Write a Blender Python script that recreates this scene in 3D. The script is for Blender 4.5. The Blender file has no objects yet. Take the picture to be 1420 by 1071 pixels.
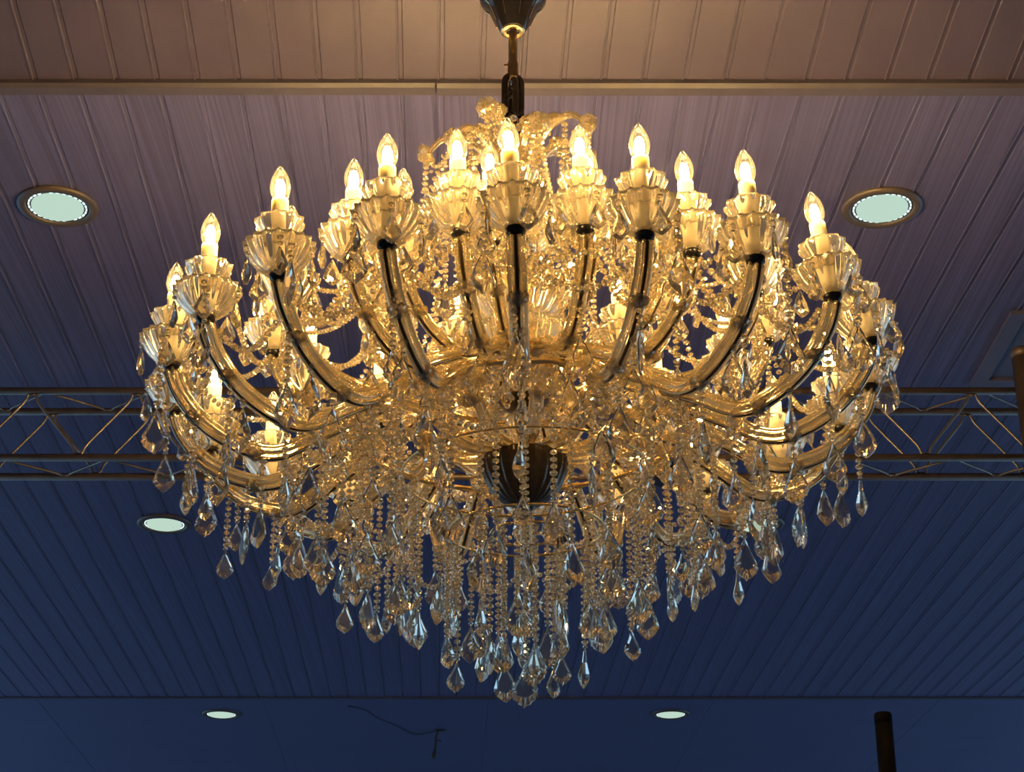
import bpy, math, random
from mathutils import Matrix, Vector
random.seed(7)
R = math.radians
C = bpy.context.scene.collection
SC = bpy.context.scene

# ------------------------------------------------------------------ camera, world, exposure
F_PX, HORIZON = 2500.0, 1650.0            # focal length and horizon row in the 1420x1071 frame
PITCH = math.atan((HORIZON - 535.5) / F_PX)
cam = bpy.data.cameras.new('camera'); camo = bpy.data.objects.new('camera', cam); C.objects.link(camo)
cam.sensor_width = 36.0; cam.lens = 36.0 * F_PX / 1420.0
cam.clip_start = 0.05; cam.clip_end = 100
camo.location = (0, 0, 0); camo.rotation_euler = (math.pi / 2 + PITCH, 0, 0)
SC.camera = camo

w = bpy.data.worlds.new('world'); SC.world = w; w.use_nodes = True
wb = w.node_tree.nodes['Background']
wb.inputs[0].default_value = (0.38, 0.68, 1.0, 1); wb.inputs[1].default_value = 1.30   # cool ambient light, let in where the added walls stop

SC.view_settings.view_transform = 'Standard'; SC.view_settings.look = 'None'
SC.view_settings.gamma = 1; SC.view_settings.use_curve_mapping = False
SC.view_settings.exposure = 0.0
SC.cycles.max_bounces = 16; SC.cycles.transmission_bounces = 16; SC.cycles.glossy_bounces = 8
SC.cycles.sample_clamp_indirect = 40; SC.cycles.diffuse_bounces = 3; SC.cycles.transparent_max_bounces = 24

BULB_POWER = 470.0
FLOOR_Z = -1.6          # the camera is held 1.6 m above the floor
CEIL_Z = 2.38
TRIM_Y, TRIM2_Y, END_Y, START_Y = 3.60, 9.39, 15.0, -1.5
SLOPE = 0.123           # the first ceiling field rises towards the viewer
YAW = -0.0383           # boards run slightly askew to the view

# ------------------------------------------------------------------ materials
def mat(name, color=(.8, .8, .8), rough=.5, metal=0.0, **kw):
    m = bpy.data.materials.new(name); m.use_nodes = True
    b = m.node_tree.nodes['Principled BSDF']
    b.inputs['Base Color'].default_value = (*color, 1); b.inputs['Roughness'].default_value = rough
    b.inputs['Metallic'].default_value = metal
    for k, v in kw.items(): b.inputs[k].default_value = v
    return m

def noisy(m, base, scale=(1, 1, 1), amount=.2, nscale=5.0, detail=4, bump=0.0):
    nt = m.node_tree; b = nt.nodes['Principled BSDF']
    g = nt.nodes.new('ShaderNodeNewGeometry'); mp = nt.nodes.new('ShaderNodeMapping'); mp.inputs['Scale'].default_value = scale
    n = nt.nodes.new('ShaderNodeTexNoise'); n.inputs['Scale'].default_value = nscale; n.inputs['Detail'].default_value = detail
    r = nt.nodes.new('ShaderNodeValToRGB')
    r.color_ramp.elements[0].position = .3; r.color_ramp.elements[1].position = .7
    r.color_ramp.elements[0].color = (*[c * (1 - amount) for c in base], 1); r.color_ramp.elements[1].color = (*[min(1, c * (1 + amount)) for c in base], 1)
    nt.links.new(g.outputs['Position'], mp.inputs['Vector']); nt.links.new(mp.outputs[0], n.inputs['Vector'])
    nt.links.new(n.outputs['Fac'], r.inputs[0]); nt.links.new(r.outputs[0], b.inputs['Base Color'])
    if bump:
        bp = nt.nodes.new('ShaderNodeBump'); bp.inputs['Strength'].default_value = bump; bp.inputs['Distance'].default_value = .002
        nt.links.new(n.outputs['Fac'], bp.inputs['Height']); nt.links.new(bp.outputs[0], b.inputs['Normal'])
    return m

def glass(name, color, ior=1.52, rough=0.0):
    m = bpy.data.materials.new(name); m.use_nodes = True; nt = m.node_tree; nt.nodes.clear()
    o = nt.nodes.new('ShaderNodeOutputMaterial'); g = nt.nodes.new('ShaderNodeBsdfGlass')
    g.inputs['Color'].default_value = (*color, 1); g.inputs['IOR'].default_value = ior; g.inputs['Roughness'].default_value = rough
    nt.links.new(g.outputs[0], o.inputs[0]); return m

def cut_glass(name, tint, ior, rough, gloss, haze, gold=(1, .95, .86), grough=.08):
    """pressed or cut glass: clear refraction, a surface lustre and a little milky scatter inside"""
    m = glass(name, tint, ior, rough); nt = m.node_tree
    g = nt.nodes['Glass BSDF']; o = nt.nodes['Material Output']
    gl = nt.nodes.new('ShaderNodeBsdfGlossy'); gl.inputs['Color'].default_value = (*gold, 1); gl.inputs['Roughness'].default_value = grough
    mx = nt.nodes.new('ShaderNodeMixShader'); mx.inputs[0].default_value = gloss
    nt.links.new(g.outputs[0], mx.inputs[1]); nt.links.new(gl.outputs[0], mx.inputs[2])
    d = nt.nodes.new('ShaderNodeBsdfDiffuse'); d.inputs[0].default_value = (*gold, 1)
    t = nt.nodes.new('ShaderNodeBsdfTranslucent'); t.inputs[0].default_value = (*gold, 1)
    m3 = nt.nodes.new('ShaderNodeMixShader'); m3.inputs[0].default_value = .5
    nt.links.new(d.outputs[0], m3.inputs[1]); nt.links.new(t.outputs[0], m3.inputs[2])
    m2 = nt.nodes.new('ShaderNodeMixShader'); m2.inputs[0].default_value = haze
    nt.links.new(mx.outputs[0], m2.inputs[1]); nt.links.new(m3.outputs[0], m2.inputs[2]); nt.links.new(m2.outputs[0], o.inputs[0])
    return m

def thin_glass(name, color, haze, ior=1.45):
    m = bpy.data.materials.new(name); m.use_nodes = True; nt = m.node_tree; nt.nodes.clear()
    o = nt.nodes.new('ShaderNodeOutputMaterial'); t = nt.nodes.new('ShaderNodeBsdfTransparent'); t.inputs[0].default_value = (*color, 1)
    g = nt.nodes.new('ShaderNodeBsdfGlossy'); g.inputs['Roughness'].default_value = .05; f = nt.nodes.new('ShaderNodeFresnel'); f.inputs[0].default_value = ior
    mx = nt.nodes.new('ShaderNodeMixShader')
    nt.links.new(f.outputs[0], mx.inputs[0]); nt.links.new(t.outputs[0], mx.inputs[1]); nt.links.new(g.outputs[0], mx.inputs[2])
    tl = nt.nodes.new('ShaderNodeBsdfTranslucent'); tl.inputs[0].default_value = (1, .92, .7, 1)
    m2 = nt.nodes.new('ShaderNodeMixShader'); m2.inputs[0].default_value = haze
    nt.links.new(mx.outputs[0], m2.inputs[1]); nt.links.new(tl.outputs[0], m2.inputs[2]); nt.links.new(m2.outputs[0], o.inputs[0])
    return m

def emit(name, color, strength):
    m = bpy.data.materials.new(name); m.use_nodes = True; nt = m.node_tree; nt.nodes.clear()
    o = nt.nodes.new('ShaderNodeOutputMaterial'); e = nt.nodes.new('ShaderNodeEmission')
    e.inputs[0].default_value = (*color, 1); e.inputs[1].default_value = strength
    nt.links.new(e.outputs[0], o.inputs[0]); return m

M = {}
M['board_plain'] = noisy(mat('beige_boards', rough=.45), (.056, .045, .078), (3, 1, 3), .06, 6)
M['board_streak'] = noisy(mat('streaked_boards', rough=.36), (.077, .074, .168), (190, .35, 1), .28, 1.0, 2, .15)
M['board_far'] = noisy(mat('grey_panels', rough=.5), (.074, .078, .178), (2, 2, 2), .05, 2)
M['trim'] = noisy(mat('trim', rough=.4), (.062, .054, .074), (4, 4, 4), .08, 5)
M['floor'] = noisy(mat('floor', rough=.6), (.34, .36, .38), (1, 1, 1), .15, 3)
M['truss'] = noisy(mat('brown_steel', rough=.38, metal=.4), (.10, .072, .055), (6, 6, 6), .2, 4)
M['rod'] = noisy(mat('brace_steel', rough=.35, metal=.7), (.19, .17, .16), (6, 6, 6), .2, 4)
M['dark_pole'] = noisy(mat('dark_pole', rough=.8, **{'Specular IOR Level': .08}), (.004, .0035, .0035), (6, 6, 6), .2, 4)
M['black'] = noisy(mat('black_enamel', rough=.18), (.012, .010, .010), (9, 9, 9), .2, 4)
M['bronze'] = noisy(mat('dark_bronze', rough=.3, metal=.8), (.10, .065, .035), (9, 9, 9), .2, 9)
M['dark_bronze'] = noisy(mat('blackened_bronze', rough=.22, metal=.7), (.035, .026, .020), (9, 9, 9), .2, 9)
M['brass'] = noisy(mat('brass', rough=.2, metal=1.0), (.85, .62, .28), (9, 9, 9), .1, 9)
M['bowl'] = noisy(mat('smoky_bowl', rough=.16, metal=.6), (.085, .06, .04), (9, 9, 9), .15, 9)
M['flange'] = noisy(mat('flange', rough=.45, metal=.2), (.09, .072, .065), (9, 9, 9), .1, 9)
M['flange_in'] = noisy(mat('flange_inner', rough=.4), (.06, .055, .05), (9, 9, 9), .1, 9)
M['sleeve'] = noisy(mat('ivory_sleeve', rough=.5, **{'Subsurface Weight': 1.0, 'Subsurface Radius': (1.0, 1.0, 1.0), 'Subsurface Scale': .009}), (.93, .86, .70), (30, 30, 30), .03, 3)
M['crystal'] = cut_glass('crystal', (1, .975, .92), 1.60, 0.0, .05, .02, (1, .90, .70), .06)
M['bead_glass'] = cut_glass('bead_glass', (1, .96, .86), 1.60, 0.0, .20, .10, (1, .90, .70), .06)
M['cup_glass'] = cut_glass('cup_glass', (1, .97, .90), 1.52, 0.0, .12, .09, (1, .93, .78), .10)
M['arm_glass'] = cut_glass('gilded_arm_glass', (1, .95, .82), 1.50, .01, .48, .10, (.98, .87, .62), .05)
M['bulb'] = thin_glass('bulb_glass', (1, .93, .74), .005)
M['glow'] = emit('filament_glow', (1.0, .68, .31), BULB_POWER)
M['lens'] = emit('downlight_lens', (.62, .84, .70), .82)
M['led'] = emit('downlight_led', (.75, .95, .95), 1.3)
M['hatch'] = noisy(mat('hatch_white', rough=.5), (.08, .08, .14), (4, 4, 4), .05, 4)
M['cable'] = noisy(mat('cable', rough=.6), (.03, .03, .035), (9, 9, 9), .1, 9)

# ------------------------------------------------------------------ mesh builder
class MB:
    def __init__(s): s.v = []; s.f = []
    def add(s, vs, fs):
        n = len(s.v); s.v += [tuple(p) for p in vs]; s.f += [tuple(i + n for i in f) for f in fs]
    def box(s, a, b):
        (x0, y0, z0), (x1, y1, z1) = a, b
        s.add([(x0,y0,z0),(x1,y0,z0),(x1,y1,z0),(x0,y1,z0),(x0,y0,z1),(x1,y0,z1),(x1,y1,z1),(x0,y1,z1)],
              [(3,2,1,0),(4,5,6,7),(0,1,5,4),(1,2,6,5),(2,3,7,6),(3,0,4,7)])
    def lathe(s, prof, n=24, flute=0, amp=0.0, zamp=0.0, rref=None, closed=False, c=(0, 0, 0), outer=None):
        rm = rref or max(r for r, z in prof); vs = []; fs = []
        for jj, (r, z) in enumerate(prof):
            t = (r / rm) if flute else 0
            if outer is not None and jj >= outer: t *= .25
            for i in range(n):
                a = 2 * math.pi * i / n; q = math.cos(flute * a) if flute else 0
                rr = r * (1 + amp * t * q)
                vs.append((c[0] + rr * math.cos(a), c[1] + rr * math.sin(a), c[2] + z + zamp * t * t * q))
        m = len(prof); last = m if closed else m - 1
        for j in range(last):
            k = (j + 1) % m
            for i in range(n): i2 = (i + 1) % n; fs.append((j*n+i, j*n+i2, k*n+i2, k*n+i))
        if not closed:
            if prof[0][0] > 1e-6: fs.append(tuple(range(n - 1, -1, -1)))
            if prof[-1][0] > 1e-6: fs.append(tuple((m - 1) * n + i for i in range(n)))
        s.add(vs, fs)
    def tube(s, path, rad, n=10, lobes=0, lamp=0.0, closed=False):
        P = [Vector(p) for p in path]; m = len(P); vs = []; fs = []; up = None
        for i, p in enumerate(P):
            if closed: t = P[(i + 1) % m] - P[i - 1]
            else: t = P[min(i + 1, m - 1)] - P[max(i - 1, 0)]
            t.normalize()
            if up is None:
                up = Vector((0, 1, 0)) if abs(t.y) < .9 else Vector((1, 0, 0))
            up = (up - t * up.dot(t)).normalized(); b = t.cross(up)
            rr = rad[i] if isinstance(rad, (list, tuple)) else rad
            for k in range(n):
                a = 2 * math.pi * k / n; q = rr * (1 + lamp * math.cos(lobes * a)) if lobes else rr
                vs.append(p + up * (q * math.cos(a)) + b * (q * math.sin(a)))
        for j in range(m if closed else m - 1):
            j2 = (j + 1) % m
            for k in range(n): k2 = (k + 1) % n; fs.append((j*n+k, j*n+k2, j2*n+k2, j2*n+k))
        if not closed: fs += [tuple(range(n - 1, -1, -1)), tuple((m - 1) * n + k for k in range(n))]
        s.add(vs, fs)
    def bead(s, c, r, ax=None, n=6, twist=0.0, h=.85):
        z = Vector(ax).normalized() if ax is not None else Vector((0, 0, 1))
        x = z.orthogonal().normalized(); y = z.cross(x); c = Vector(c)
        vs = [c + z * r * h, c - z * r * h]
        for zz, q in ((.36, .86), (-.36, .86)):
            for i in range(n):
                a = 2 * math.pi * (i + (.5 if zz < 0 else 0)) / n + twist
                vs.append(c + z * (r * zz * h) + x * (r * q * 1.12 * math.cos(a)) + y * (r * q * 1.12 * math.sin(a)))
        fs = []
        for i in range(n):
            j = (i + 1) % n
            fs += [(0, 2 + i, 2 + j), (1, 2 + n + j, 2 + n + i), (2 + i, 2 + n + i, 2 + j), (2 + j, 2 + n + i, 2 + n + j)]
        s.add(vs, fs)
    def mesh(s, name, material, smooth=False):
        me = bpy.data.meshes.new(name); me.from_pydata(s.v, [], s.f); me.update(); me.materials.append(material)
        import bmesh
        bm = bmesh.new(); bm.from_mesh(me); bmesh.ops.recalc_face_normals(bm, faces=bm.faces); bm.to_mesh(me); bm.free()
        if smooth: me.polygons.foreach_set('use_smooth', [True] * len(me.polygons))
        return me

def obj(name, me, parent=None, mtx=None):
    o = bpy.data.objects.new(name, me); C.objects.link(o)
    if parent is not None: o.parent = parent
    if mtx is not None: o.matrix_basis = mtx
    return o
def empty(name, loc):
    o = bpy.data.objects.new(name, None); C.objects.link(o); o.location = loc; o.empty_display_size = .1; return o
def tag(o, label, cat, group=None):
    o['label'] = label; o['category'] = cat
    if group: o['group'] = group
    return o
def struct(o): o['kind'] = 'structure'; return o
T = Matrix.Translation
def RX(a): return Matrix.Rotation(a, 4, 'X')
def RY(a): return Matrix.Rotation(a, 4, 'Y')
def RZ(a): return Matrix.Rotation(a, 4, 'Z')
def catmull(pts, n=8):
    P = [Vector(p) for p in pts]; P = [2 * P[0] - P[1]] + P + [2 * P[-1] - P[-2]]; out = []
    for i in range(1, len(P) - 2):
        a, b, c, d = P[i-1:i+3]
        for k in range(n):
            t = k / n
            out.append(.5 * ((2*b) + (c - a)*t + (2*a - 5*b + 4*c - d)*t*t + (3*b - a - 3*c + d)*t**3))
    out.append(P[-2]); return out
def on_ceiling(px, py, z=CEIL_Z):
    e = PITCH - math.atan((py - 535.5) / F_PX); y = z / math.tan(e)
    return Vector(((px - 710) / F_PX * (y * math.cos(PITCH) + z * math.sin(PITCH)), y, z))

# ------------------------------------------------------------------ the setting: floor, ceiling of boards, trims
mb = MB(); mb.box((-6.2, START_Y, FLOOR_Z - .1), (6.2, END_Y, FLOOR_Z))
struct(obj('floor', mb.mesh('floor', M['floor'])))

M['wall'] = noisy(mat('wall_paint', rough=.7), (.22, .24, .28), (1, 1, 1), .08, 2)
mb = MB(); mb.box((-6.3, START_Y - .1, FLOOR_Z), (6.3, START_Y, 3.1)); struct(obj('blocker_wall_back', mb.mesh('blocker_wall_back', M['wall'])))  # unseen wall, added to keep the blue surroundings out of the crystals
for nm, sx in (('blocker_wall_left', -1), ('blocker_wall_right', 1)):      # unseen, added; they stop short so cool light reaches the far ceiling
    mb = MB(); mb.box((min(sx*6.2, sx*6.3), START_Y, FLOOR_Z), (max(sx*6.2, sx*6.3), 4.2, 3.1)); struct(obj(nm, mb.mesh(nm, M['wall'])))
mb = MB(); mb.box((-6.3, END_Y, FLOOR_Z), (6.3, END_Y + .1, 3.1)); struct(obj('blocker_wall_front', mb.mesh('blocker_wall_front', M['wall'])))  # unseen end wall, added so the drops refract no bright sky

PITCH_B, GRV, DEEP = .0954, .0095, .0020
def board_mesh(name, y0, y1, slope, material, wdt=PITCH_B, grv=GRV, deep=DEEP, ridge=.0022):
    # cross-section of one tongue-and-groove board, run from y0 to y1; the face looks down
    prof = [(0, .016), (0, .002), (.0015, 0), (wdt - grv - .0050, 0), (wdt - grv - .0042, -ridge), (wdt - grv - .0012, -ridge), (wdt - grv, .001), (wdt - grv + .0008, deep), (wdt - .0003, deep), (wdt - .0003, .016)]
    mb = MB(); n = len(prof); vs = []
    for y in (y0, y1):
        for x, z in prof: vs.append((x + YAW * (y - TRIM_Y), y, z - slope * (y - TRIM_Y)))
    fs = [(i, (i + 1) % n, n + (i + 1) % n, n + i) for i in range(n)] + [tuple(range(n))[::-1], tuple(range(n, 2 * n))]
    mb.add(vs, fs); return mb.mesh(name, material)
X0 = (55 - 710) / F_PX * (TRIM_Y * math.cos(PITCH) + CEIL_Z * math.sin(PITCH))

ceil_a = MB(); ceil_a.add([(-6.2, START_Y, CEIL_Z + .017 + SLOPE * (TRIM_Y - START_Y)), (6.2, START_Y, CEIL_Z + .017 + SLOPE * (TRIM_Y - START_Y)), (6.2, TRIM_Y, CEIL_Z + .017), (-6.2, TRIM_Y, CEIL_Z + .017),
    (-6.2, START_Y, CEIL_Z + .15 + SLOPE * (TRIM_Y - START_Y)), (6.2, START_Y, CEIL_Z + .15 + SLOPE * (TRIM_Y - START_Y)), (6.2, TRIM_Y, CEIL_Z + .15), (-6.2, TRIM_Y, CEIL_Z + .15)],
    [(3,2,1,0),(4,5,6,7),(0,1,5,4),(1,2,6,5),(2,3,7,6),(3,0,4,7)])
ceil_a.box((-6.2, TRIM_Y, CEIL_Z + .017), (6.2, END_Y, CEIL_Z + .15))
ceiling = struct(obj('ceiling', ceil_a.mesh('ceiling', M['board_plain'])))
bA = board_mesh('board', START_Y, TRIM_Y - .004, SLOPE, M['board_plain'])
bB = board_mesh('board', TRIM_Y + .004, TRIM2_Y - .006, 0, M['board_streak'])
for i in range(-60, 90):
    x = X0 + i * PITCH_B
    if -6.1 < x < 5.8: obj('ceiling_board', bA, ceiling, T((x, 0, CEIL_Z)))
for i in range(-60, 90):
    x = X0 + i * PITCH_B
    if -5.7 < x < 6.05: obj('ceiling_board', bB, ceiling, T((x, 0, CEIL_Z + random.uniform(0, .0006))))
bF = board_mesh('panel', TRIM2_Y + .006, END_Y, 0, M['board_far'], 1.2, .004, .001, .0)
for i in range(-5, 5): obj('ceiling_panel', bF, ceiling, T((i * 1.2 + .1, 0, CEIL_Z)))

def trim_piece(x0, x1, y, wid, th, dz=0):
    mb = MB(); pr = [(-wid/2, .004), (-wid/2, -th*.5), (-wid*.32, -th), (wid*.32, -th), (wid/2, -th*.5), (wid/2, .004)]
    vs = [(x, y + a, CEIL_Z + b + dz) for x in (x0, x1) for a, b in pr]; n = 6
    mb.add(vs, [(i, (i+1) % n, n + (i+1) % n, n + i) for i in range(n)] + [tuple(range(n))[::-1], tuple(range(n, 2*n))])
    return mb.mesh('trim', M['trim'])
jx = (605 - 710) / F_PX * 4.257
struct(obj('trim_1', trim_piece(-6.2, jx - .002, TRIM_Y, .050, .014)))
struct(obj('trim_2', trim_piece(jx + .002, 6.2, TRIM_Y, .050, .016)))
jx2 = (578 - 710) / F_PX * 9.5
struct(obj('trim_3', trim_piece(-6.2, jx2 - .004, TRIM2_Y, .030, .008)))
struct(obj('trim_4', trim_piece(jx2 + .004, 6.2, TRIM2_Y, .034, .010)))

# ------------------------------------------------------------------ the chandelier
HANG = Vector((.002, 3.28, 2.086)); TILT = -.028
K = RY(TILT); PLUMB = RY(-TILT)            # the body hangs a little askew; strands stay plumb
ch = empty('crystal_chandelier', HANG)
tag(ch, 'large tiered crystal chandelier with lit candle bulbs and hanging crystal drops', 'chandelier')

# --- shared meshes
mb = MB(); mb.lathe([(.014, -.001), (.028, .004), (.042, .017), (.053, .034), (.0585, .046), (.0605, .0545), (.0575, .0575), (.0530, .0490), (.0455, .038), (.035, .0235), (.022, .0115), (.0125, .0075)], 160, 18, .062, .0022, .06, closed=True, outer=6)
ME_DISH = mb.mesh('drip_dish', M['cup_glass'], True)
mb = MB(); mb.lathe([(.0165, .050), (.021, .057), (.027, .070), (.035, .084), (.0405, .094), (.0415, .101), (.039, .1045), (.0375, .1015), (.0365, .0955), (.0315, .0865), (.0235, .072), (.0180, .059), (.0162, .054)], 120, 10, .085, .0022, .0415, closed=True, outer=6)
ME_CUP = mb.mesh('candle_cup', M['cup_glass'], True)
mb = MB(); mb.lathe([(.0145, .012), (.0148, .014), (.0148, .1435), (.0142, .1455), (.0110, .1455)], 24)
ME_SLEEVE = mb.mesh('candle_sleeve', M['sleeve'], True)
mb = MB(); mb.lathe([(r * 1.03, .215 - (.215 - z) * 1.115) for r, z in [(.0105, .1528), (.0130, .157), (.0162, .165), (.0177, .1735), (.0172, .182), (.0150, .191), (.0112, .200), (.0062, .2085), (.0022, .2135), (0, .2150)]], 24)
ME_BULB = mb.mesh('bulb', M['bulb'], True)
mb = MB(); mb.lathe([(0, .1500), (.005, .1512), (.0080, .156), (.0088, .166), (.0080, .176), (.005, .184), (0, .187)], 14)
ME_GLOW = mb.mesh('filament', M['glow'], True)
mb = MB(); mb.lathe([(.006, -.016), (.010, -.0145), (.0165, -.009), (.0175, -.003), (.0165, .0015), (.0125, .0050)], 24)
ME_COLLAR = mb.mesh('collar', M['black'], True)

def pendalogue(name, wd, ht, th, pts, sc=0.5):
    # flat cut drop: outline in the xz plane, a raised table on both faces, notched lower edge
    mb = MB(); n = len(pts); cx = 0; cz = -ht * .60
    rim = [(x * wd, 0, -z * ht) for x, z in pts]; vs = []
    for s in (1, -1): vs += [(x, s * th * .16, z) for x, y, z in rim]
    # the table is cut closer to the edge at the top; the lower bevel is broad
    for s in (1, -1): vs += [(x * (sc + .06 if z > cz else sc - .08), s * th * .5, (z - cz) * (sc + .06 if z > cz else .42) + cz) for x, y, z in rim]
    fs = []
    for i in range(n):
        j = (i + 1) % n
        fs += [(i, j, 2*n + i), (j, 2*n + j, 2*n + i), (n + i, 3*n + i, n + j), (n + j, 3*n + i, 3*n + j), (i, n + i, j), (j, n + i, n + j)]
    fs += [tuple(range(2*n, 3*n)), tuple(range(3*n, 4*n))[::-1]]
    mb.add(vs, fs); mb.bead((0, 0, .004), .0055)
    return mb.mesh(name, M['crystal'])
LEAF = [(0, 0), (.10, .10), (.20, .25), (.33, .42), (.47, .58), (.44, .64), (.50, .70), (.42, .76), (.40, .82), (.28, .86), (.22, .92), (.09, .94), (0, 1)]
LEAF = LEAF + [(-x, z) for x, z in LEAF[-2:0:-1]]
KITE = [(0, 0), (.16, .18), (.34, .42), (.48, .64), (.50, .72), (.36, .84), (.16, .94), (0, 1)]
KITE = KITE + [(-x, z) for x, z in KITE[-2:0:-1]]
ME_LEAF = pendalogue('crystal_drop', .052, .088, .0105, LEAF, .74)
ME_KITE = pendalogue('crystal_drop', .044, .080, .011, KITE, .70)
ME_LEAF_S = pendalogue('crystal_drop', .036, .060, .009, LEAF, .70)
def spear(name, r, h):
    mb = MB(); mb.lathe([(0, 0), (r * .25, -.06 * h), (r * .45, -.35 * h), (r * .95, -.62 * h), (r, -.72 * h), (r * .55, -.90 * h), (0, -h)], 8); mb.bead((0, 0, .004), .005)
    return mb.mesh(name, M['crystal'])
ME_SPEAR = spear('crystal_drop', .012, .078); ME_SPEAR_S = spear('rim_drop', .0085, .044)
# rim drop: two small beads and an almond
mb = MB(); mb.bead((0, 0, -.006), .0058); mb.bead((0, 0, -.018), .0050)
al = [(x * .034, -z * .054 - .024) for x, z in KITE]; n = len(al); cz = -.024 - .033
vs = [(x, .002 * s, z) for s in (1, -1) for x, z in al] + [(x * .45, .006 * s, (z - cz) * .45 + cz) for s in (1, -1) for x, z in al]; fs = []
for i in range(n):
    j = (i + 1) % n; fs += [(i, j, 2*n+i), (j, 2*n+j, 2*n+i), (n+i, 3*n+i, n+j), (n+j, 3*n+i, 3*n+j), (i, n+i, j), (j, n+i, n+j)]
fs += [tuple(range(2*n, 3*n)), tuple(range(3*n, 4*n))[::-1]]; mb.add(vs, fs)
ME_RIM = mb.mesh('rim_drop', M['crystal'])
BEAD_S = .0132
_strands = {}
def strand_mesh(n):
    if n not in _strands:
        mb = MB()
        for i in range(n): mb.bead((0, 0, -(i + .5) * BEAD_S), .0066 if i % 5 else .0076, None, 6, i * .5)
        mb.tube([(0, 0, .004), (0, 0, -n * BEAD_S)], .0007, 4)
        _strands[n] = mb.mesh('bead_strand', M['bead_glass'])
    return _strands[n]
def strand(p, length, drop=None):
    """p in chandelier coordinates; a plumb string of beads with a drop at its end"""
    drop = drop or random.choices([ME_LEAF, ME_KITE, ME_LEAF_S, ME_SPEAR], [5, 3, 2, 2])[0]
    dl = {ME_LEAF: .088, ME_KITE: .080, ME_LEAF_S: .060, ME_SPEAR: .078}[drop]
    n = max(1, round((length - dl) / BEAD_S))
    o = obj('bead_strand', strand_mesh(n), ch, K @ T(p) @ PLUMB @ RZ(random.gauss(0, .65)))
    obj('crystal_drop', drop, o, T((0, 0, -n * BEAD_S - .006)) @ RY(random.gauss(0, .04)) @ RX(random.gauss(0, .04)))
    return o
def swag(a, b, sag, r=.0064, sp=.0132):
    a, b = Vector(a), Vector(b); L = (b - a).length + sag; n = max(3, int(L / sp)); mb = MB(); pts = []
    for i in range(n + 1):
        t = i / n; p = a.lerp(b, t); p.z -= 4 * sag * t * (1 - t); pts.append(p)
    for i, p in enumerate(pts):
        ax = pts[min(i + 1, n)] - pts[max(i - 1, 0)]; mb.bead(p, r, ax, 6, i * .7)
    obj('bead_swag', mb.mesh('bead_swag', M['bead_glass']), ch, K)
def rosette_mesh():
    mb = MB()
    for k in range(7):
        a = 2 * math.pi * k / 7
        mb.bead((.013 * math.cos(a), .013 * math.sin(a), 0), .0085, (math.cos(a), math.sin(a), .6), 6)
        mb.bead((.007 * math.cos(a + .4), .007 * math.sin(a + .4), .007), .006, (math.cos(a), math.sin(a), 1), 5)
    mb.bead((0, 0, .011), .007); return mb.mesh('rosette', M['bead_glass'])
ME_ROS = rosette_mesh()

def arm_meshes(path2, rad):
    pts = catmull([(r, 0, z) for r, z in path2], 7)
    mb = MB(); mb.tube(pts, rad, 42, 6, .28); tube = mb.mesh('candle_arm', M['arm_glass'], True)
    off = []
    for i, p in enumerate(pts):
        t = (pts[min(i+1, len(pts)-1)] - pts[max(i-1, 0)]).normalized(); nrm = Vector((t.z, 0, -t.x))
        if nrm.z > 0 and abs(nrm.z) > abs(nrm.x): nrm = -nrm
        off.append((p, nrm))
    mb = MB(); s = 1
    sp = []
    for p, nrm in off:
        if sp and nrm.dot(sp[-1][1]) < 0: nrm = -nrm
        sp.append((p, nrm))
    if sp[-1][1].x < 0: sp = [(p, -q) for p, q in sp]
    mb.tube([p + q * (rad * .95) for p, q in sp], .0032, 6); spine = mb.mesh('metal_spine', M['bronze'], True)
    return tube, spine, pts
def tier(N, phase, rad, tip_z, drop, hub_z, hub_r, thick, rim_n, tilts={}):
    col_z = tip_z - .215
    lo = col_z - drop; w = rad - hub_r
    path = [(hub_r, hub_z), (hub_r + w*.20, lo + (hub_z - lo)*.55), (hub_r + w*.42, lo + .004), (hub_r + w*.60, lo + drop*.05), (hub_r + w*.80, lo + drop*.27), (hub_r + w*.94, lo + drop*.62), (rad, col_z - .012)]
    tube, spine, pts = arm_meshes(path, thick)
    arms = []
    for k in range(N):
        phi = phase + k * 2 * math.pi / N          # 0 = towards the viewer
        a = phi - math.pi / 2
        arm = obj('candle_arm', tube, ch, K @ RZ(a)); arms.append(a)
        obj('metal_spine', spine, arm)
        for q in (.45, .74):
            p = pts[int(len(pts) * q)]; obj('rosette', ME_ROS, arm, T(p + Vector((0, 0, -.006))) @ RX(math.pi) @ RZ(k))
        lean = tilts.get(k, random.gauss(0, .012)); ly = random.gauss(0, .012)
        top = T((rad, 0, col_z)) @ RZ(-a) @ RY(lean) @ RX(ly) @ RZ(a)
        for nm, me in (('collar', ME_COLLAR), ('drip_dish', ME_DISH), ('candle_cup', ME_CUP), ('candle_sleeve', ME_SLEEVE), ('bulb', ME_BULB), ('filament', ME_GLOW)):
            obj(nm, me, arm, top @ RZ(k * .7))
        for i in range(rim_n):
            b = 2 * math.pi * (i + .3) / rim_n + k
            obj('rim_drop', ME_RIM, arm, T((rad + .0575 * math.cos(b), .0575 * math.sin(b), col_z + .047)) @ RZ(b + random.uniform(-.8, .8) + math.pi / 2))
    return arms, pts, col_z
def at(a, r, z): return Vector((r * math.cos(a), r * math.sin(a), z))
def on_arm(pts, r):
    best = min((p for p in pts[: int(len(pts) * .9)]), key=lambda p: abs(p.x - r)); return best.z

A1, P1, Z1 = tier(20, -.021, .690, -.434, .165, -.722, .330, .0130, 5, {3: -.09, 4: -.14, 2: -.02, 0: -.04})
A2, P2, Z2 = tier(14, -.220, .495, -.322, .150, -.620, .200, .0115, 5)
A3, P3, Z3 = tier(10, -.167, .310, -.244, .140, -.550, .045, .0100, 5)
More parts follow.
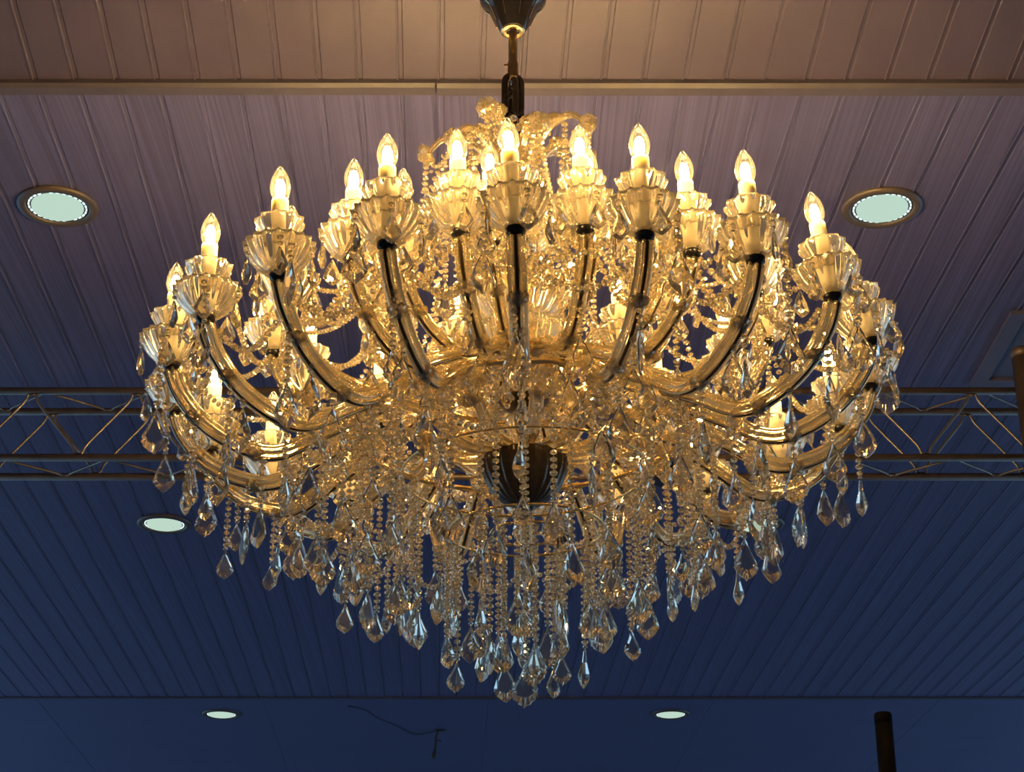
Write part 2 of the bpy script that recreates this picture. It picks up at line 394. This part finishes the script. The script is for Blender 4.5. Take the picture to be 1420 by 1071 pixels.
# inner arms from the bowl up to the two carrying hoops
def spokes(n, path, rad, ph):
    pts = catmull([(r, 0, z) for r, z in path], 6); mb = MB(); mb.tube(pts, rad, 42, 6, .28); me = mb.mesh('inner_arm', M['arm_glass'], True)
    for k in range(n):
        o = obj('inner_arm', me, ch, K @ RZ(ph + 2 * math.pi * k / n)); obj('rosette', ME_ROS, o, T(pts[len(pts)//2] - Vector((0, 0, .008))) @ RX(math.pi))
spokes(10, [(.060, -.770), (.13, -.765), (.20, -.715), (.27, -.700), (.330, -.722)], .011, A1[0] + .157)
spokes(7, [(.045, -.655), (.09, -.650), (.14, -.615), (.200, -.620)], .0095, A2[0] + .2)
# --- strands below the big arms, following a cone towards the lowest drop
def zb(r): return -1.262 + .56 * r
for k, a in enumerate(A1):
    for j, r in enumerate((.655, .60, .53, .46, .385)):
        r2 = r + random.uniform(-.02, .02); z = on_arm(P1, r2) - .012
        strand(at(a + random.uniform(-.01, .01), r2, z), max(.085, z - zb(r2) + random.uniform(-.03, .03) - (.02 if j % 2 else 0)))
    b = a + random.choice((-.07, .07))
    strand(at(b, .715, Z1 + .035), random.uniform(.10, .27))
def hoop(r, z, tr=.0028):
    mb = MB(); mb.tube([(r * math.cos(2*math.pi*i/48), r * math.sin(2*math.pi*i/48), z) for i in range(48)], tr, 8, closed=True)
    obj('hoop', mb.mesh('hoop', M['brass'], True), ch, K)
hoop(.330, -.722, .006); hoop(.200, -.620, .005)
for r, z, n in ((.325, -.728, 20), (.240, -.812, 18), (.150, -.930, 13), (.070, -.935, 7)):
    if n < 20: hoop(r, z)
    for i in range(n):
        a = 2 * math.pi * (i + .5) / n
        strand(at(a, r, z - .004), z - zb(r) + random.uniform(-.05, .04))
strand((0, 0, -.905), .364, ME_LEAF)
# --- strands and swags higher up
for k, a in enumerate(A2):
    for r in (.44, .36, .27):
        z = on_arm(P2, r) - .01; strand(at(a, r, z), random.uniform(.10, .17))
for k, a in enumerate(A3):
    z = on_arm(P3, .21) - .009; strand(at(a, .21, z), random.uniform(.10, .2))
def ring_swags(A, r, z, sag):
    for k in range(len(A)):
        a, b = A[k], A[(k + 1) % len(A)]; swag(at(a, r, z), at(b, r, z), sag)
ring_swags(A1, .47, on_arm(P1, .47) - .012, .085); ring_swags(A1, .335, -.722, .06)
ring_swags(A1, .66, Z1 - .02, .07)
ring_swags(A2, .495, Z2 - .01, .07); ring_swags(A2, .33, on_arm(P2, .33), .07)
ring_swags(A3, .31, Z3 - .01, .07); ring_swags(A3, .20, on_arm(P3, .2), .06)

# --- crown of curled arms
NC = 10; CA = []
pts = catmull([(.024, 0, -.235), (.034, 0, -.165), (.062, 0, -.095), (.105, 0, -.058), (.150, 0, -.060), (.186, 0, -.098)], 6)
mb = MB(); mb.tube(pts, [.0085] * 12 + [.0085 - .0002 * i for i in range(len(pts) - 12)], 30, 6, .20); ME_CROWN = mb.mesh('crown_arm', M['arm_glass'], True)
for k in range(NC):
    a = -math.pi / 2 + .33 + 2 * math.pi * k / NC; up = .012 if k % 2 else -.008; sc = 1.0 if k % 2 else .86
    CA.append((a, .186 * sc, -.098 + up))
    o = obj('crown_arm', ME_CROWN, ch, K @ RZ(a) @ T((0, 0, up)) @ Matrix.Diagonal((sc, 1, 1, 1)))
    obj('rosette', ME_ROS, o, T((.186, 0, -.098)) @ RY(2.2) @ Matrix.Scale(1.25, 4)); obj('rosette', ME_ROS, o, T((.105, 0, -.052)))
    strand(at(a, .186 * sc, -.108 + up), random.uniform(.12, .16), ME_SPEAR)
    strand(at(a, .13 * sc, -.068 + up), random.uniform(.11, .15), ME_LEAF_S)
for k in range(NC):
    a, r, z = CA[k]; a2, r2, z2 = CA[(k + 1) % NC]
    swag(at(a, r, z), at(a2, r2, z2), .045, .0050)
    swag(at(a, r, z), at(A3[k], .285, Z3 + .045), .10, .0050)
    swag(at(a, .05, -.12), at(A3[k], .20, on_arm(P3, .2)), .05, .0055)
for k, a in enumerate(A2): swag(at(A3[int(k * 10 / 14)], .33, Z3 + .02), at(a, .45, Z2 + .045), .07)
for k, a in enumerate(A1): swag(at(A2[int(k * 14 / 20)], .50, Z2 - .005), at(a, .64, Z1 + .045), .06)
for i in range(20):
    a = 2 * math.pi * i / 20 + .1; r = (.10, .15, .22, .26)[i % 4]
    strand(at(a, r, -.20 - .3 * r), random.uniform(.14, .26))
for k, a in enumerate(A2):
    c = CA[int(k * 10 / 14)]; swag(at(c[0], .15, -.09), at(a, .44, Z2 + .045), .12, .0055)
ring_swags(A3, .30, Z3 + .03, .12); ring_swags(A2, .48, Z2 + .03, .11)
# bead basket on top of the column
mb = MB()
for j in range(6):
    for i in range(12):
        a = 2 * math.pi * (i + .5 * (j % 2)) / 12; r = (.050, .050, .046, .040, .034, .028)[j]
        mb.bead((r * math.cos(a), r * math.sin(a), -.030 - j * .021), .0105 if j else .0085, (math.cos(a), math.sin(a), .1), 6)
obj('bead_basket', mb.mesh('bead_basket', M['bead_glass']), ch, K)
# --- column: rod, glass balusters, hubs, bowl
mb = MB(); mb.tube([(0, 0, -.005), (0, 0, -.80)], .009, 12); obj('column_rod', mb.mesh('column_rod', M['brass'], True), ch, K)
bal = [(.010, 0), (.024, -.010), (.034, -.030), (.030, -.055), (.018, -.075), (.013, -.095), (.022, -.105), (.010, -.112)]
mb = MB(); mb.lathe(bal, 60, 10, .06, 0, .034); ME_BAL = mb.mesh('glass_baluster', M['cup_glass'], True)
for z in (-.13, -.25, -.37, -.44, -.585, -.675): obj('glass_baluster', ME_BAL, ch, K @ T((0, 0, z)))
for z, r in ((-.560, .045), (-.655, .052), (-.785, .066)):
    mb = MB(); mb.lathe([(.008, .016), (r*.6, .014), (r, .006), (r*1.04, 0), (r, -.008), (r*.6, -.016), (.008, -.018)], 32)
    obj('arm_hub', mb.mesh('arm_hub', M['bronze'], True), ch, K @ T((0, 0, z)))
for z, r in ((-.50, .105), (-.60, .10), (-.33, .09)):
    obj('column_dish', ME_DISH, ch, K @ T((0, 0, z)) @ Matrix.Scale(r / .06, 4))
mb = MB(); mb.lathe([(.074, .008), (.083, .004), (.084, -.006), (.080, -.030), (.068, -.058), (.048, -.080), (.026, -.093), (.012, -.097)], 144, 24, .030, 0, .084)
bowl = obj('metal_bowl', mb.mesh('metal_bowl', M['bowl'], True), ch, K @ T((0, 0, -.785)))
bowl['label'] = 'dark ribbed metal bowl'
mb = MB(); mb.lathe([(.018, -.092), (.020, -.098), (.012, -.103), (.006, -.106), (.008, -.112), (.004, -.118), (0, -.120)], 20); obj('finial', mb.mesh('finial', M['black'], True), bowl)
# --- chain, rod, ceiling rose
def link(z, rot):
    L, Wd = .031, .0185; p = []
    for i in range(12): a = math.pi * i / 11; p.append((Wd * math.cos(a), 0, z + L + Wd * math.sin(a)))
    for i in range(12): a = math.pi * (1 + i / 11); p.append((Wd * math.cos(a), 0, z - L + Wd * math.sin(a)))
    mb = MB(); mb.tube(p, .0070, 10, closed=True); obj('chain_link', mb.mesh('chain_link', M['dark_bronze'], True), ch, RZ(rot))
link(.060, .25); link(.046, 1.85); link(.010, .35)
mb = MB(); mb.lathe([(.0085, .100), (.0118, .104), (.0118, .140), (.0098, .144), (.0098, .226)], 20); o = obj('hanging_rod', mb.mesh('hanging_rod', M['bronze'], True), ch)
mb = MB(); mb.tube([(-.019, 0, .136), (-.010, 0, .136)], .003, 8); obj('screw', mb.mesh('screw', M['bronze'], True), o)
ctop = CEIL_Z - HANG.z + SLOPE * (TRIM_Y - HANG.y)
mb = MB(); mb.lathe([(.024, .222), (.029, .228), (.038, .246), (.047, .268), (.054, .284), (.066, .296), (.073, .306), (.076, ctop - .006), (.076, ctop + .004)], 48)
rose = obj('ceiling_rose', mb.mesh('ceiling_rose', M['black'], True), ch)
mb = MB(); mb.lathe([(.0102, .224), (.020, .219), (.0265, .222), (.0275, .228), (.024, .232)], 32); obj('brass_ring', mb.mesh('brass_ring', M['brass'], True), rose)
for k in range(8):
    a = 2 * math.pi * (k + .45) / 8; mb = MB()
    mb.tube([((r + .001) * math.cos(a), (r + .001) * math.sin(a), z) for r, z in ((.038, .246), (.047, .268), (.054, .284), (.066, .296))], .0011, 5)
    obj('brass_rib', mb.mesh('brass_rib', M['brass']), rose)

# ------------------------------------------------------------------ box truss and posts
TY, TDY, ZU, ZL, RT = 4.90, .155, 2.168, 1.955, .0115
tr = tag(empty('box_truss', (0, TY, ZL)), 'brown steel box truss with zigzag rods running behind the chandelier', 'truss')
TX0, TX1 = -2.3, 2.3
for dy in (0, TDY):
    for z in (0, ZU - ZL):
        mb = MB(); mb.tube([(TX0, dy, z), (TX1, dy, z)], RT, 14); obj('chord', mb.mesh('chord', M['truss'], True), tr)
def zig(axis, dy, z0, z1, y0, y1, x0, half):
    i = 0; x = x0
    while x < TX1 - half:
        a, b = ((z0, z1) if i % 2 == 0 else (z1, z0)) if axis == 'z' else ((y0, y1) if i % 2 == 0 else (y1, y0))
        p = [(x, dy, a), (x + half, dy, b)] if axis == 'z' else [(x, a, z0), (x + half, b, z0)]
        # each rod bends over at its ends where it is welded to the chords
        P0, P1 = Vector(p[0]), Vector(p[1]); d = Vector((.03, 0, 0))
        mb = MB(); mb.tube(catmull([P0 - d * .3, P0 + d * .35, P0.lerp(P1, .14), P0.lerp(P1, .5), P0.lerp(P1, .86), P1 - d * .35, P1 + d * .3], 3), .0042, 7)
        obj('brace_rod', mb.mesh('brace_rod', M['rod'], True), tr); x += half; i += 1
H = ZU - ZL
XA = (38 - 710) / F_PX * 5.3
zig('z', 0, H - .012, .012, 0, 0, XA - .155 * 4, .155)
zig('z', TDY, H - .012, .012, 0, 0, XA + .02 - .155 * 4, .155)
zig('y', 0, .0, 0, .01, TDY - .01, XA - .07 - .155 * 4, .155)
zig('y', 0, H, H, .01, TDY - .01, XA + .04 - .155 * 4, .155)
lx = (921 - 710) / F_PX * 5.35
mb = MB(); mb.lathe([(.014, .10), (.024, .095), (.027, .06), (.036, -.01), (.036, -.018), (.012, -.018)], 20, c=(lx, .08, -.03)); mb.box((lx - .016, .010, .060), (lx + .016, TDY - .010, .072))
o = obj('hanging_fitting', mb.mesh('hanging_fitting', M['black']), tr); o['label'] = 'small black fitting inside the truss'

def post(name, x, y, ztop, r, material, label):
    o = tag(empty(name, (x, y, FLOOR_Z)), label, 'post'); h = ztop - FLOOR_Z
    mb = MB(); mb.tube([(0, 0, .01), (0, 0, h - .012)], r, 28); obj('tube', mb.mesh('tube', material, True), o)
    mb = MB(); mb.lathe([(r * 1.03, h - .03), (r * 1.03, h - .008), (r * .9, h - .002), (r * .5, h), (0, h)], 28); obj('end_cap', mb.mesh('end_cap', material, True), o)
    mb = MB(); mb.lathe([(.15, 0), (.15, .010), (.145, .012), (.01, .012)], 32); obj('base_plate', mb.mesh('base_plate', material), o)
    return o
post('truss_post', 1.517, TY - RT - .034, 2.285, .0335, M['truss'], 'brown steel post standing against the box truss near the access hatch')
post('floor_pole', .958, 4.6, 1.127, .0225, M['dark_pole'], 'near-black round pole ending short of the ceiling')

# ------------------------------------------------------------------ downlights
def downlight(px, py, label, detail=True):
    p = on_ceiling(px, py); r = .106
    o = tag(empty('downlight', p), label, 'downlight', 'round recessed ceiling downlights')
    mb = MB(); mb.lathe([(r, .003), (r, -.004), (r*.97, -.009), (r*.80, -.010), (r*.775, -.006), (r*.775, .003)], 56, closed=True); obj('flange', mb.mesh('flange', M['flange'], True), o)
    mb = MB(); mb.lathe([(r*.78, .001), (r*.76, -.003), (r*.62, -.001), (r*.62, .003)], 48, closed=True); ring = obj('inner_ring', mb.mesh('inner_ring', M['flange_in'], True), o)
    mb = MB(); mb.box((-.0045, -.002, -.0025), (.0045, .002, .0015)); me = mb.mesh('led_dot', M['led'])
    for k in range(28):
        if k % 14 in (6,): continue
        a = 2 * math.pi * k / 28; obj('led_dot', me, ring, T((r*.705*math.cos(a), r*.705*math.sin(a), -.0030)) @ RZ(a + math.pi/2))
    mb = MB(); mb.lathe([(r*.63, .001), (r*.645, -.004), (r*.63, -.010), (r*.50, -.0125), (0, -.0135)], 48); obj('glass_lens', mb.mesh('glass_lens', M['lens'], True), o)
    return o
downlight(80, 285, 'round downlight with dotted rim, before the truss, away from the access hatch')
downlight(1223, 287, 'round downlight with dotted rim, before the truss, on the access hatch side')
downlight(228, 726, 'round downlight just behind the truss, away from the access hatch')
downlight(1050, 727, 'round downlight just behind the truss, on the access hatch side')
downlight(307, 990, 'round downlight past the far ceiling trim, away from the dark pole')
downlight(930, 990, 'round downlight past the far ceiling trim, towards the dark pole')

# ------------------------------------------------------------------ hatch, strap, cable
hx, hy, hw, hd = 1.478, 4.79, .56, .53
h = tag(empty('access_hatch', (hx + hw/2, hy + hd/2, CEIL_Z)), 'square ceiling access hatch in a pale frame above the truss post', 'hatch')
fw = .05
for a, b in (((-hw/2, -hd/2), (-hw/2 + fw, hd/2)), ((hw/2 - fw, -hd/2), (hw/2, hd/2)), ((-hw/2 + fw, -hd/2), (hw/2 - fw, -hd/2 + fw)), ((-hw/2 + fw, hd/2 - fw), (hw/2 - fw, hd/2))):
    mb = MB(); mb.box((a[0], a[1], -.012), (b[0], b[1], .002)); obj('frame_strip', mb.mesh('frame_strip', M['hatch']), h)
mb = MB(); mb.box((-hw/2 + fw + .006, -hd/2 + fw + .006, -.003), (hw/2 - fw - .006, hd/2 - fw - .006, .001)); obj('hatch_panel', mb.mesh('hatch_panel', M['hatch']), h)

p = on_ceiling(605, 1012)
s = tag(empty('hanging_strap', p), 'short black strap dangling from a hook on the far ceiling panels', 'strap')
mb = MB(); mb.tube(catmull([(.01, 0, -.008), (.0, 0, -.05), (-.004, 0, -.11), (-.014, 0, -.165)], 4), [.008] * 9 + [.011, .013, .014, .014], 8); obj('strap', mb.mesh('strap', M['cable'], True), s)
mb = MB(); mb.tube([(-.01, 0, -.004), (.05, 0, -.006)], .006, 6); mb.tube([(.0, 0, -.06), (.03, 0, -.066)], .004, 6); obj('hook', mb.mesh('hook', M['cable'], True), s)
q = [on_ceiling(x, y) for x, y in ((482, 979), (505, 984), (524, 996), (545, 1004), (575, 1018), (604, 1014))]
mb = MB(); mb.tube([v - q[0] + Vector((0, 0, -.003)) for v in catmull(q, 4)], .0022, 6)
tag(obj('ceiling_cable', mb.mesh('ceiling_cable', M['cable'], True), None, T(q[0])), 'thin dark cable running over the far ceiling panels to the strap', 'cable')
